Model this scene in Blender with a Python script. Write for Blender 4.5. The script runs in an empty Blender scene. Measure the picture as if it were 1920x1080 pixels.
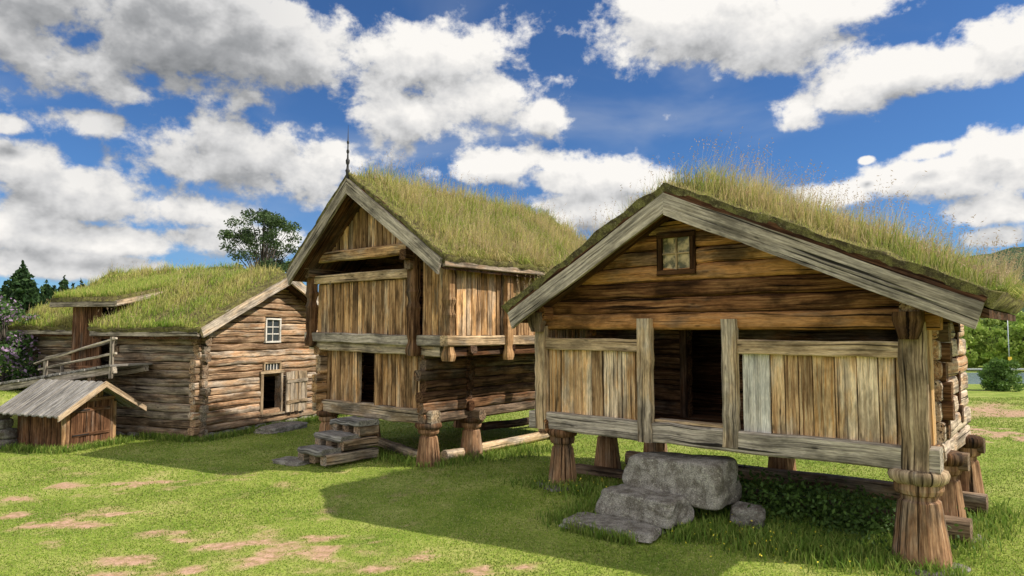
import bpy, math, random
import numpy as np
from mathutils import Vector, Matrix
random.seed(7); RNG=np.random.default_rng(7)
C=bpy.context.scene.collection
R=math.radians
F=1280.0; CH=2.7; PITCH=math.atan(80/1280)
def ray(px,py):
    dx=(px-960)/F; dy=(540-py)/F
    return Vector((dx, math.cos(PITCH)-dy*math.sin(PITCH), math.sin(PITCH)+dy*math.cos(PITCH)))
def gp(px,py,z=0):
    d=ray(px,py); t=(z-CH)/d.z
    return (d.x*t, d.y*t)
# ------------------------------------------------------------------ value noise
_T=np.random.default_rng(3).random((256,256))
def vn(x,y,s=1.0,o=0):
    x=np.asarray(x,float)*s+31.7*o+500; y=np.asarray(y,float)*s+17.3*o+500
    xi=np.floor(x).astype(int); yi=np.floor(y).astype(int); fx=x-xi; fy=y-yi
    fx=fx*fx*(3-2*fx); fy=fy*fy*(3-2*fy)
    g=lambda a,b:_T[a%256,b%256]
    return (g(xi,yi)*(1-fx)+g(xi+1,yi)*fx)*(1-fy)+(g(xi,yi+1)*(1-fx)+g(xi+1,yi+1)*fx)*fy
def fbm(x,y,s=1.0,o=0,n=4):
    a=0;w=0
    for i in range(n):
        a=a+vn(x,y,s*2**i,o+i)*.5**i; w+=.5**i
    return a/w
def sst(a,b,x):
    t=np.clip((np.asarray(x,float)-a)/(b-a),0,1); return t*t*(3-2*t)
def terrain(x,y):
    x=np.asarray(x,float); y=np.asarray(y,float)
    h=.05*(fbm(x,y,.35,2)-.5)
    h=h+.2*np.exp(-(((x-2.6)/1.9)**2+((y-10.9)/1.7)**2))
    h=h+.14*np.exp(-(((x-.2)/1.6)**2+((y-12.2)/2)**2))
    h=h+1.12*sst(11.6,12.5,-x)*sst(16.2,17.2,y)
    h=h-6*sst(26,110,y)*sst(-20,30,x)
    h=h+5*sst(60,220,y)*sst(20,120,-x)
    return h
# ------------------------------------------------------------------ object helpers
def link(o,parent=None):
    C.objects.link(o)
    if parent is not None: o.parent=parent
    return o
def tag(o,label=None,cat=None,group=None,kind=None):
    if label: o['label']=label
    if cat: o['category']=cat
    if group: o['group']=group
    if kind: o['kind']=kind
    return o
def empty(name,loc,rz=0,label=None,cat=None,group=None):
    o=bpy.data.objects.new(name,None); link(o); o.location=loc; o.rotation_euler=(0,0,rz); o.empty_display_size=.2
    return tag(o,label,cat,group)
class MB:
    def __init__(s): s.v=[];s.f=[];s.sm=[];s.g=[];s.r=[]
    def add(s,vs,fs,gs,r,smooth=False):
        o=len(s.v); s.v+=[tuple(v) for v in vs]; s.f+=[tuple(i+o for i in f) for f in fs]
        s.sm+=[smooth]*len(fs); s.g+=[tuple(g) for g in gs]; s.r+=[r]*len(vs)
    def beam(s,p0,p1,w,h,ns=1,kind='box',jit=0.,r=None,wm=None,bev=.1,up=None,sag=0,vj=None,ex=.5):
        p0=Vector(p0);p1=Vector(p1);d=(p1-p0);L=d.length;d.normalize()
        if up is None: up=Vector((0,0,1)) if abs(d.z)<.9 else Vector((0,1,0))
        else: up=Vector(up)
        sd=d.cross(up).normalized(); u2=sd.cross(d).normalized()
        if r is None: r=random.random()
        if kind=='box':
            c=min(w,h)*bev; a=w/2;b=h/2
            cs=[(a,-b+c),(a,b-c),(a-c,b),(-a+c,b),(-a,b-c),(-a,-b+c),(-a+c,-b),(a-c,-b)]
        else:
            cs=[]; n=16
            for i in range(n):
                t=2*math.pi*(i+.5)/n; ct,st=math.cos(t),math.sin(t)
                cs.append((math.copysign(abs(ct)**ex,ct)*w/2,math.copysign(abs(st)**ex,st)*h/2))
        n=len(cs); vs=[];gs=[];off=Vector((random.random()*60,random.random()*60,random.random()*60))
        if vj is None: vj=jit*.5
        pj=[random.uniform(-jit,jit)*.6 for _ in cs]
        for i in range(ns+1):
            t=i/ns; q=p0.lerp(p1,t); k=wm(t) if wm else 1
            ox=random.uniform(-jit,jit); oy=random.uniform(-jit,jit)-sag*4*t*(1-t)
            for j,(x,y) in enumerate(cs):
                xx=x*k+ox+random.uniform(-vj,vj)+(pj[j] if kind!='box' else 0); yy=y*(k if wm else 1)+oy+random.uniform(-vj,vj)
                vs.append(q+sd*xx+u2*yy); gs.append((t*L+off.x,x+off.y,y+off.z))
        fs=[]
        for i in range(ns):
            for j in range(n):
                a=i*n+j;b=i*n+(j+1)%n; fs.append((a,b,b+n,a+n))
        s.add(vs,fs,gs,r,kind!='box')
        for i,rev in ((0,True),(ns,False)):
            ring=vs[i*n:(i+1)*n]; gg=[(off.x,g[1],g[2]) for g in gs[i*n:(i+1)*n]]
            idx=list(range(n)); 
            s.add(ring,[tuple(idx[::-1] if rev else idx)],gg,r)
    def prism(s,poly,y0,y1,r=None,grain=None,axis='y'):
        if r is None: r=random.random()
        n=len(poly); off=Vector((random.random()*60,random.random()*60,random.random()*60))
        g=Vector(grain if grain else (1,0)).normalized()
        def V(p,y): return (p[0],y,p[1]) if axis=='y' else (y,p[0],p[1])
        def G(p,y): return (p[0]*g.x+p[1]*g.y+off.x, -p[0]*g.y+p[1]*g.x+off.y, y+off.z)
        a=[V(p,y0) for p in poly]; b=[V(p,y1) for p in poly]; ga=[G(p,y0) for p in poly]; gb=[G(p,y1) for p in poly]
        s.add(a,[tuple(range(n))],ga,r); s.add(b,[tuple(range(n))[::-1]],gb,r)
        for i in range(n):
            j=(i+1)%n
            s.add([a[i],a[j],b[j],b[i]],[(0,3,2,1)],[ga[i],ga[j],gb[j],gb[i]],r)
    def box(s,x0,x1,y0,y1,z0,z1,r=None,**k):
        dx,dy,dz=x1-x0,y1-y0,z1-z0; cx,cy,cz=(x0+x1)/2,(y0+y1)/2,(z0+z1)/2
        if dz>=dx and dz>=dy: s.beam((cx,cy,z0),(cx,cy,z1),dx,dy,r=r,up=(0,1,0),**k)
        elif dx>=dy: s.beam((x0,cy,cz),(x1,cy,cz),dy,dz,r=r,**k)
        else: s.beam((cx,y0,cz),(cx,y1,cz),dx,dz,r=r,**k)
    def lathe(s,x,y,prof,n=10,jit=.01,r=None,smooth=False,rot=0,sq=0):
        if r is None: r=random.random()
        off=random.random()*60; vs=[];gs=[]
        aj=[random.uniform(-1,1)*jit for _ in range(n)]
        for z,rad in prof:
            for j in range(n):
                t=2*math.pi*j/n+rot; rr=rad+aj[j]+random.uniform(-jit,jit)*.5
                if sq: rr*=1+sq*(abs(math.sin(2*t))-.5)
                vs.append((x+rr*math.cos(t),y+rr*math.sin(t),z)); gs.append((z+off,math.cos(t)*.22+off,math.sin(t)*.22))
        fs=[]
        for i in range(len(prof)-1):
            for j in range(n):
                a=i*n+j;b=i*n+(j+1)%n; fs.append((a,b,b+n,a+n))
        s.add(vs,fs,gs,r,smooth)
        s.add(vs[:n],[tuple(range(n))[::-1]],gs[:n],r); s.add(vs[-n:],[tuple(range(n))],gs[-n:],r)
    def tube(s,pts,rads,n=6,r=None):
        for i in range(len(pts)-1):
            p0=Vector(pts[i]);p1=Vector(pts[i+1]); d=(p1-p0).normalized()
            up=Vector((0,0,1)) if abs(d.z)<.9 else Vector((0,1,0))
            sd=d.cross(up).normalized();u2=sd.cross(d)
            vs=[];gs=[]
            for q,rr in ((p0,rads[i]),(p1,rads[i+1])):
                for j in range(n):
                    t=2*math.pi*j/n; vs.append(q+sd*rr*math.cos(t)+u2*rr*math.sin(t)); gs.append((q.z,math.cos(t)*rr,math.sin(t)*rr))
            s.add(vs,[(j,(j+1)%n,(j+1)%n+n,j+n) for j in range(n)]+[tuple(range(n))[::-1],tuple(range(n,2*n))],gs,r or .5,True)
    def build(s,name,mat,parent=None,label=None):
        me=bpy.data.meshes.new(name); me.from_pydata(s.v,[],s.f)
        a=me.attributes.new('gc','FLOAT_VECTOR','POINT'); a.data.foreach_set('vector',np.array(s.g,dtype=np.float32).ravel())
        a=me.attributes.new('rnd','FLOAT','POINT'); a.data.foreach_set('value',np.array(s.r,dtype=np.float32))
        me.polygons.foreach_set('use_smooth',s.sm)
        me.materials.append(mat); me.update()
        o=bpy.data.objects.new(name,me); link(o,parent)
        if label: o['label']=label
        return o
def np_mesh(name,verts,faces_flat,starts,totals,col,mat,parent=None,smooth=False):
    me=bpy.data.meshes.new(name); me.vertices.add(len(verts)); me.vertices.foreach_set('co',np.ascontiguousarray(verts,dtype=np.float32).ravel())
    me.loops.add(len(faces_flat)); me.loops.foreach_set('vertex_index',np.ascontiguousarray(faces_flat,dtype=np.int32))
    me.polygons.add(len(starts)); me.polygons.foreach_set('loop_start',np.ascontiguousarray(starts,dtype=np.int32))
    try: me.polygons.foreach_set('loop_total',np.ascontiguousarray(totals,dtype=np.int32))
    except Exception: pass
    if smooth: me.polygons.foreach_set('use_smooth',np.ones(len(starts),dtype=bool))
    me.update(calc_edges=True)
    if col is not None:
        a=me.attributes.new('Col','FLOAT_COLOR','POINT'); c=np.ones((len(verts),4),dtype=np.float32); c[:,:3]=col; a.data.foreach_set('color',c.ravel())
    me.materials.append(mat); me.validate()
    return link(bpy.data.objects.new(name,me),parent)
def blades(name,pos,h,w,col,mat,parent=None,lean=.35,wind=(0,0),tips=None,droop=None):
    N=len(pos); a=RNG.random(N)*2*np.pi; dx=np.cos(a);dy=np.sin(a)
    la=RNG.random(N)*2*np.pi; lm=RNG.random(N)*lean*h
    lx=np.cos(la)*lm+wind[0]*h; ly=np.sin(la)*lm+wind[1]*h
    V=np.zeros((N,5,3))
    V[:,0]=pos-np.stack([dx*w/2,dy*w/2,0*w],1); V[:,1]=pos+np.stack([dx*w/2,dy*w/2,0*w],1)
    m=pos+np.stack([lx*.3,ly*.3,h*.55],1)
    V[:,2]=m+np.stack([dx*w*.4,dy*w*.4,0*w],1); V[:,3]=m-np.stack([dx*w*.4,dy*w*.4,0*w],1)
    V[:,4]=pos+np.stack([lx,ly,h*np.sqrt(np.clip(1-(lx**2+ly**2)/(h*h+1e-6)*.6,.05,1))],1)
    if droop is not None:
        k=droop[:,None]; off=np.stack([droop*h*.25,0*h,0*h],1); V[:,2]+=off-np.array([0,0,1])*(np.abs(k)*h[:,None]*.35); V[:,3]+=off-np.array([0,0,1])*(np.abs(k)*h[:,None]*.35)
        V[:,4]+=off*2-np.array([0,0,1])*(np.abs(k)*h[:,None]*1.5)
    if tips is not None: tips.append((m,V[:,4].copy()))
    base=(np.arange(N)*5)[:,None]
    ff=(base+np.array([[0,1,2,3,3,2,4]])).ravel()
    st=(np.arange(N)*7)[:,None]+np.array([[0,4]]); tt=np.tile([4,3],N)
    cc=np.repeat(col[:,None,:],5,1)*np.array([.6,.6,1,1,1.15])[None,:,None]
    return np_mesh(name,V.reshape(-1,3),ff,st.ravel(),tt,np.clip(cc,0,.9).reshape(-1,3),mat,parent)
def leaves(name,pos,size,col,mat,parent=None,flat=0.,lw=.28):
    N=len(pos); a=RNG.normal(size=(N,3)); a/=np.linalg.norm(a,axis=1)[:,None]
    b=RNG.normal(size=(N,3)); b-=a*(a*b).sum(1)[:,None]; b/=np.linalg.norm(b,axis=1)[:,None]
    s=size[:,None]; V=np.stack([pos-a*s*.5,pos+b*s*lw,pos+a*s*.5,pos-b*s*lw],1)
    ff=np.arange(N*4); return np_mesh(name,V.reshape(-1,3),ff,np.arange(N)*4,np.full(N,4),np.repeat(col,4,0),mat,parent)
# ------------------------------------------------------------------ materials
def newmat(name):
    m=bpy.data.materials.new(name); m.use_nodes=True; nt=m.node_tree; nt.nodes.clear()
    out=nt.nodes.new('ShaderNodeOutputMaterial'); return m,nt,out
class NT:
    def __init__(s,nt): s.nt=nt
    def n(s,t,**k):
        o=s.nt.nodes.new(t)
        for a,b in k.items(): setattr(o,a,b)
        return o
    def l(s,a,b): s.nt.links.new(a,b)
    def setin(s,node,i,v):
        if isinstance(v,bpy.types.NodeSocket): s.l(v,node.inputs[i])
        else: node.inputs[i].default_value=v
    def math(s,op,a,b=None,c=None,clamp=False):
        o=s.n('ShaderNodeMath',operation=op,use_clamp=clamp); s.setin(o,0,a)
        if b is not None: s.setin(o,1,b)
        if c is not None: s.setin(o,2,c)
        return o.outputs[0]
    def vm(s,op,a,b=None,c=None,out=0):
        o=s.n('ShaderNodeVectorMath',operation=op); s.setin(o,0,a)
        if b is not None: s.setin(o,1,b)
        if c is not None: s.setin(o,2,c)
        return o.outputs[out]
    def noise(s,vec,scale,detail=4,rough=.5,dist=0):
        o=s.n('ShaderNodeTexNoise'); s.l(vec,o.inputs['Vector']); o.inputs['Scale'].default_value=scale; o.inputs['Detail'].default_value=detail
        o.inputs['Roughness'].default_value=rough; o.inputs['Distortion'].default_value=dist; return o.outputs['Fac']
    def mr(s,v,a,b,c=0.,d=1.,smooth=True):
        o=s.n('ShaderNodeMapRange'); o.interpolation_type='SMOOTHSTEP' if smooth else 'LINEAR'
        s.l(v,o.inputs[0]); o.inputs[1].default_value=a;o.inputs[2].default_value=b;o.inputs[3].default_value=c;o.inputs[4].default_value=d; return o.outputs[0]
    def mix(s,f,a,b,mode='MIX'):
        o=s.n('ShaderNodeMix',data_type='RGBA',blend_type=mode); s.setin(o,0,f)
        for i,v in ((6,a),(7,b)):
            if isinstance(v,bpy.types.NodeSocket): s.l(v,o.inputs[i])
            else: o.inputs[i].default_value=(*v,1)
        return o.outputs[2]
    def ramp(s,v,stops):
        o=s.n('ShaderNodeValToRGB'); s.l(v,o.inputs[0]); e=o.color_ramp.elements
        while len(e)<len(stops): e.new(.5)
        for k,(p,c) in enumerate(stops): e[k].position=p; e[k].color=(*c,1)
        return o.outputs[0]
    def _sc(s,col,v):
        o=s.n('ShaderNodeVectorMath',operation='SCALE'); s.l(col,o.inputs[0]); s.setin(o,3,v); return o.outputs[0]
def wood(name,dark,mid,light,grey,gamt=.5,var=.5,crack=.8,rough=.85,bump=.8,alt=None,k=1.4,stain=.5):
    sc_=lambda c:tuple(min(.85,q*k*w) for q,w in zip(c,(1.04,.98,.90)))
    dark,mid,light,grey=sc_(dark),sc_(mid),sc_(light),sc_(grey)
    if alt: alt=sc_(alt)
    m,nt,out=newmat(name); T=NT(nt)
    gc=T.n('ShaderNodeAttribute',attribute_name='gc').outputs['Vector']; rn=T.n('ShaderNodeAttribute',attribute_name='rnd').outputs['Fac']
    n1=T.noise(T.vm('MULTIPLY',gc,(1.1,30,30)),1,8,.69,.4)
    n2=T.noise(T.vm('MULTIPLY',gc,(.8,3.0,3.0)),1.6,5,.6)
    n3=T.noise(T.vm('MULTIPLY',gc,(.5,30,30)),1,3,.5,.3)
    n4=T.noise(T.vm('MULTIPLY',gc,(9,60,60)),1,3,.6)
    n6=T.noise(T.vm('MULTIPLY',gc,(.35,13,13)),1,2,.5,.3)
    col=T.ramp(n1,[(.36,dark),(.49,mid),(.64,light)])
    if alt:
        f=T.math('FRACT',T.math('MULTIPLY',rn,7.31)); col=T.mix(T.mr(f,.45,.8),col,T.mix(T.mr(n1,.37,.63),alt,light))
    ng=T.mr(T.math('ADD',n2,T.math('MULTIPLY',T.math('SUBTRACT',rn,.5),.3)),.62-.35*gamt,.79-.35*gamt)
    col=T.mix(T.math('MULTIPLY',ng,min(1,gamt+.35)),col,T.mix(T.mr(n1,.36,.64),tuple(g*.5 for g in grey),tuple(g*1.25 for g in grey)))
    col=T._sc(col,T.mr(rn,0,1,1-var*.6,1+var*.5,False))
    n5=T.noise(T.vm('MULTIPLY',gc,(1.3,3,3)),1.1,5,.62)
    col=T._sc(col,T.mr(n5,.35,.58,stain,1.1))
    cr=T.math('MULTIPLY',T.mr(n3,.32,.40),T.mr(n6,.29,.335))
    vo=T.n('ShaderNodeTexVoronoi'); T.l(T.vm('MULTIPLY',gc,(2.2,7,7)),vo.inputs['Vector']); vo.inputs['Scale'].default_value=1
    kn=T.mr(vo.outputs['Distance'],.05,.14)
    ck=T.math('MULTIPLY',T.math('ADD',T.math('MULTIPLY',cr,crack),1-crack),T.math('ADD',T.math('MULTIPLY',kn,.6),.4))
    col=T._sc(col,ck); col=T._sc(col,T.mr(n4,.3,.7,.8,1.2))
    b=T.n('ShaderNodeBsdfPrincipled'); T.l(col,b.inputs['Base Color']); b.inputs['Roughness'].default_value=rough; b.inputs['Specular IOR Level'].default_value=.10
    hgt=T.math('ADD',T.math('ADD',T.math('MULTIPLY',n1,.6),T.math('MULTIPLY',cr,1.0)),T.math('MULTIPLY',n4,.2))
    bp=T.n('ShaderNodeBump'); T.l(hgt,bp.inputs['Height']); bp.inputs['Strength'].default_value=bump; bp.inputs['Distance'].default_value=.018
    T.l(bp.outputs[0],b.inputs['Normal']); T.l(b.outputs[0],out.inputs[0]); return m
def foliage(name,trans=.3,rough=.6):
    m,nt,out=newmat(name); T=NT(nt)
    c=T.n('ShaderNodeAttribute',attribute_name='Col').outputs['Color']
    d=T.n('ShaderNodeBsdfPrincipled'); T.l(c,d.inputs['Base Color']); d.inputs['Roughness'].default_value=rough; d.inputs['Specular IOR Level'].default_value=.2
    t=T.n('ShaderNodeBsdfTranslucent'); T.l(c,t.inputs['Color']); mx=T.n('ShaderNodeMixShader'); mx.inputs[0].default_value=trans
    T.l(d.outputs[0],mx.inputs[1]); T.l(t.outputs[0],mx.inputs[2]); T.l(mx.outputs[0],out.inputs[0]); return m
def rockmat(name,a,b,lich=(.35,.35,.28),sc=3,bd=.03,hf=(.6,1.3)):
    m,nt,out=newmat(name); T=NT(nt); g=T.n('ShaderNodeNewGeometry').outputs['Position']
    n1=T.noise(g,sc*2,8,.65); n2=T.noise(g,sc*6,4,.6); n3=T.noise(g,sc*22,5,.75)
    col=T.mix(T.mr(n1,.38,.62),a,b); col=T.mix(T.math('MULTIPLY',T.mr(n2,.56,.66),.6),col,lich)
    col=T._sc(col,T.mr(n3,.35,.65,*hf))
    p=T.n('ShaderNodeBsdfPrincipled'); T.l(col,p.inputs['Base Color']); p.inputs['Roughness'].default_value=.95; p.inputs['Specular IOR Level'].default_value=.08
    bp=T.n('ShaderNodeBump'); T.l(T.math('ADD',n1,T.math('MULTIPLY',n3,.4)),bp.inputs['Height']); bp.inputs['Strength'].default_value=.9; bp.inputs['Distance'].default_value=bd
    T.l(bp.outputs[0],p.inputs['Normal']); T.l(p.outputs[0],out.inputs[0]); return m
def plain(name,col,rough=.6,metal=0,nz=.15,sc=6):
    m,nt,out=newmat(name); T=NT(nt); g=T.n('ShaderNodeNewGeometry').outputs['Position']
    n=T.noise(g,sc,4,.6); rgb=T.n('ShaderNodeRGB'); rgb.outputs[0].default_value=(*col,1)
    c=T._sc(rgb.outputs[0],T.mr(n,.3,.7,1-nz,1+nz))
    p=T.n('ShaderNodeBsdfPrincipled'); T.l(c,p.inputs['Base Color']); p.inputs['Roughness'].default_value=rough; p.inputs['Metallic'].default_value=metal
    T.l(p.outputs[0],out.inputs[0]); return m
M={}
M['plank']=wood('weathered_planks',(.14,.075,.035),(.36,.225,.115),(.57,.42,.25),(.40,.34,.26),.42,.65,.8,alt=(.43,.235,.09),k=1.45,stain=.55)
M['log']=wood('gable_logs',(.06,.024,.010),(.21,.095,.04),(.40,.215,.095),(.16,.115,.08),.35,.85,.9,alt=(.36,.17,.06),k=1.25,stain=.33)
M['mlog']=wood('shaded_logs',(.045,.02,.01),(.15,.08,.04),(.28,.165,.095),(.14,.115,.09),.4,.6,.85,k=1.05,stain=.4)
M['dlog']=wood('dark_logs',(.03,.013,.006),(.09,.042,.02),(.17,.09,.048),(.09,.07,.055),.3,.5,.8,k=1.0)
M['grey']=wood('grey_timber',(.14,.12,.095),(.29,.255,.21),(.43,.385,.325),(.34,.305,.26),.5,.35,.9,k=1.15,stain=.5)
M['roofboard']=wood('grey_roof_boards',(.16,.15,.14),(.26,.25,.235),(.36,.345,.33),(.29,.285,.275),.6,.35,.7,k=1.05,stain=.7)
M['beam']=wood('greybrown_timber',(.13,.09,.055),(.30,.225,.145),(.46,.365,.25),(.31,.27,.22),.45,.4,.85,k=1.3,stain=.45)
M['rail']=wood('pale_rail_timber',(.22,.15,.085),(.44,.325,.20),(.59,.46,.31),(.38,.335,.28),.4,.3,.8,k=1.2,stain=.5)
M['loft']=wood('loft_planks',(.09,.05,.024),(.32,.19,.095),(.52,.35,.19),(.31,.255,.19),.35,.8,.85,alt=(.41,.22,.085),k=1.35,stain=.4)
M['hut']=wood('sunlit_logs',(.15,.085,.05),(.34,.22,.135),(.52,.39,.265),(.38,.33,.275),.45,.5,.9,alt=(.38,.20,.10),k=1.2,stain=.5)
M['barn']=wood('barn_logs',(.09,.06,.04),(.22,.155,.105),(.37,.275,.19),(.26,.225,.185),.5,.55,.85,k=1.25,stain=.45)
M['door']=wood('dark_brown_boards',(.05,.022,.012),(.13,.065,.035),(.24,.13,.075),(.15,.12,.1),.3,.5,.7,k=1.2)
M['barge']=wood('pale_barge_timber',(.22,.15,.10),(.45,.34,.23),(.60,.48,.35),(.42,.38,.33),.5,.3,.7,k=1.1)
M['pale']=wood('pale_plank',(.38,.35,.31),(.50,.48,.44),(.60,.58,.54),(.5,.5,.48),.5,.1,.2,k=1.25,stain=.85)
M['white']=wood('white_painted_timber',(.5,.48,.44),(.7,.68,.64),(.78,.77,.74),(.6,.6,.58),.2,.1,.3,k=1.05,stain=.85)
M['pier']=wood('pier_timber',(.12,.06,.033),(.25,.145,.08),(.39,.25,.15),(.25,.20,.15),.35,.2,.85,k=1.2,stain=.45)
M['rock']=rockmat('granite',(.19,.165,.13),(.37,.335,.28),(.52,.49,.38),bd=.03,hf=(.5,1.35))
M['rockd']=rockmat('dark_stone',(.12,.10,.08),(.26,.235,.2))
M['soil']=rockmat('turf_soil',(.08,.065,.03),(.19,.175,.055),(.30,.26,.13),4,hf=(.5,1.4))
M['leaf']=foliage('foliage',.3); M['grass']=foliage('grass_blades',.4)
M['iron']=plain('wrought_iron',(.03,.027,.025),.6,.3)
M['bark']=plain('bark',(.09,.07,.055),.9,0,.4,12)
M['asphalt']=plain('asphalt',(.10,.10,.10),.9); M['steel']=plain('galvanised_steel',(.5,.52,.53),.45,.6); M['yellow']=plain('yellow_sign',(.8,.55,.05),.5)
M['flower']=plain('petals',(.75,.6,.03),.6)
m,nt,out=newmat('old_glass'); T=NT(nt); g=T.n('ShaderNodeNewGeometry').outputs['Position']
c=T.mix(T.mr(T.noise(g,6,4,.6),.4,.6),(.10,.09,.04),(.60,.45,.24)); p=T.n('ShaderNodeBsdfPrincipled'); T.l(c,p.inputs['Base Color']); p.inputs['Roughness'].default_value=.3; p.inputs['Specular IOR Level'].default_value=.25  # tan mottling: curtains and reflected trees painted into the pane colour
T.l(p.outputs[0],out.inputs[0]); M['glass']=m
m,nt,out=newmat('dark_glass'); T=NT(nt)
p=T.n('ShaderNodeBsdfPrincipled'); p.inputs['Base Color'].default_value=(.04,.045,.05,1); p.inputs['Roughness'].default_value=.15; T.l(p.outputs[0],out.inputs[0]); M['dglass']=m
m,nt,out=newmat('lake_water'); T=NT(nt); g=T.n('ShaderNodeNewGeometry').outputs['Position']
p=T.n('ShaderNodeBsdfPrincipled'); p.inputs['Base Color'].default_value=(.16,.22,.27,1); p.inputs['Roughness'].default_value=.15
bp=T.n('ShaderNodeBump'); T.l(T.noise(g,1.5,3),bp.inputs['Height']); bp.inputs['Strength'].default_value=.1; T.l(bp.outputs[0],p.inputs['Normal']); T.l(p.outputs[0],out.inputs[0]); M['water']=m
# ------------------------------------------------------------------ ground
PATCH=[(540,1030,.85,.32),(450,1048,.4,.16),(120,985,.55,.2),(20,968,.4,.16),(240,1052,.35,.13),(800,1042,.3,.12),(430,1022,.25,.18),(290,1000,.3,.1),(230,1078,.4,.11),
       (210,965,.4,.11),(380,1068,.35,.14),(30,935,.3,.16),(600,1012,.3,.14),(1000,1064,.25,.1),(1875,815,1.2,.9),(1900,770,2.2,1.6),(130,910,.4,.22),(270,905,.5,.2),(340,1012,.25,.1),(700,1068,.35,.1),(880,1072,.3,.1)]
def dirt(x,y):
    d=np.zeros_like(np.asarray(x,float))
    n=fbm(x,y,4.2,5,6)
    for px,py,rx,ry in PATCH:
        cx,cy=gp(px,py); q=1-np.sqrt(((x-cx)/(rx*1.2))**2+((y-cy)/(ry*1.6))**2)
        d=np.maximum(d,sst(-.05,.60,q+(n-.5)*3.0-.13)*.95*(q>-.9)*sst(-.9,-.3,q))
    d=np.maximum(d,.55*sst(.61,.76,fbm(x,y,2.3,9,6))*sst(17,11,y)*sst(0,-2.5,x))
    return d
xs=list(np.arange(-13.5,13.6,.12)); e=.3;q=xs[-1]
while q<2500: q+=e;e*=1.22;xs.append(q)
e=.3;q=xs[0]
while q>-2500: q-=e;e*=1.22;xs.insert(0,q)
ys=list(np.arange(5.5,20,.09)); e=.25;q=ys[-1]
while q<3500: q+=e;e*=1.2;ys.append(q)
e=.3;q=ys[0]
while q>-200: q-=e;e*=1.4;ys.insert(0,q)
X,Y=np.meshgrid(xs,ys); X=X.ravel();Y=Y.ravel(); Z=terrain(X,Y); D=dirt(X,Y)
nx=len(xs);ny=len(ys); I=np.arange(nx*ny).reshape(ny,nx)
fq=np.stack([I[:-1,:-1],I[:-1,1:],I[1:,1:],I[1:,:-1]],-1).reshape(-1,4)
m,nt,out=newmat('lawn'); T=NT(nt); g=T.n('ShaderNodeNewGeometry').outputs['Position']
dt=T.n('ShaderNodeAttribute',attribute_name='Col').outputs['Color']; sp=T.n('ShaderNodeSeparateColor'); T.l(dt,sp.inputs[0])
n1=T.noise(g,.8,6,.6); n2=T.noise(g,9,5,.7); n3=T.noise(g,40,4,.7)
gr=T.ramp(T.math('ADD',T.math('MULTIPLY',n1,.6),T.math('MULTIPLY',n2,.4)),[(.38,(.15,.22,.03)),(.5,(.26,.32,.055)),(.62,(.38,.39,.11))])
gr=T._sc(gr,T.mr(n3,.3,.7,.65,1.3))
di=T.mix(T.mr(n2,.3,.7),(.36,.20,.12),(.62,.40,.27)); di=T._sc(di,T.mr(n3,.3,.7,.75,1.2))
col=T.mix(T.math('MULTIPLY',sp.outputs[0],T.mr(n2,.3,.6,.6,1.1),clamp=True),gr,di)
p=T.n('ShaderNodeBsdfPrincipled'); T.l(col,p.inputs['Base Color']); p.inputs['Roughness'].default_value=.95; p.inputs['Specular IOR Level'].default_value=.1
bp=T.n('ShaderNodeBump'); T.l(T.math('ADD',n2,n3),bp.inputs['Height']); bp.inputs['Strength'].default_value=.4; bp.inputs['Distance'].default_value=.025
T.l(bp.outputs[0],p.inputs['Normal']); T.l(p.outputs[0],out.inputs[0]); M['lawn']=m
o=np_mesh('ground',np.stack([X,Y,Z],1),fq.ravel(),np.arange(len(fq))*4,np.full(len(fq),4),np.stack([D,D,D],1),m,None,True); tag(o,kind='structure')
def gcol(n,pal,var=.2):
    pal=np.array(pal); k=RNG.integers(0,len(pal),n); return pal[k]*(1+RNG.uniform(-var,var,(n,1)))
N=260000
yy=6.9*(28/6.9)**RNG.random(N); xx=RNG.uniform(-.82,.82,N)*yy
d=dirt(xx,yy); keep=RNG.random(N)>d*1.15
xx=xx[keep];yy=yy[keep]; zz=terrain(xx,yy); cl=fbm(xx,yy,1.1,12,4); n=len(xx)
h=(.008+.015*RNG.random(n)+.0007*yy)*(.6+.9*cl); w=.004+.0010*yy
pal=gcol(n,[(.23,.34,.04),(.31,.39,.06),(.38,.41,.10),(.20,.30,.035),(.47,.45,.17)],.18)
pal=pal*(.66+.68*fbm(xx,yy,.7,20,4))[:,None]
o=blades('grass',np.stack([xx,yy,zz-.003],1),h,w,pal,M['grass'],None,.8); tag(o,'short green lawn grass around the log houses','grass',kind='stuff')
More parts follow.
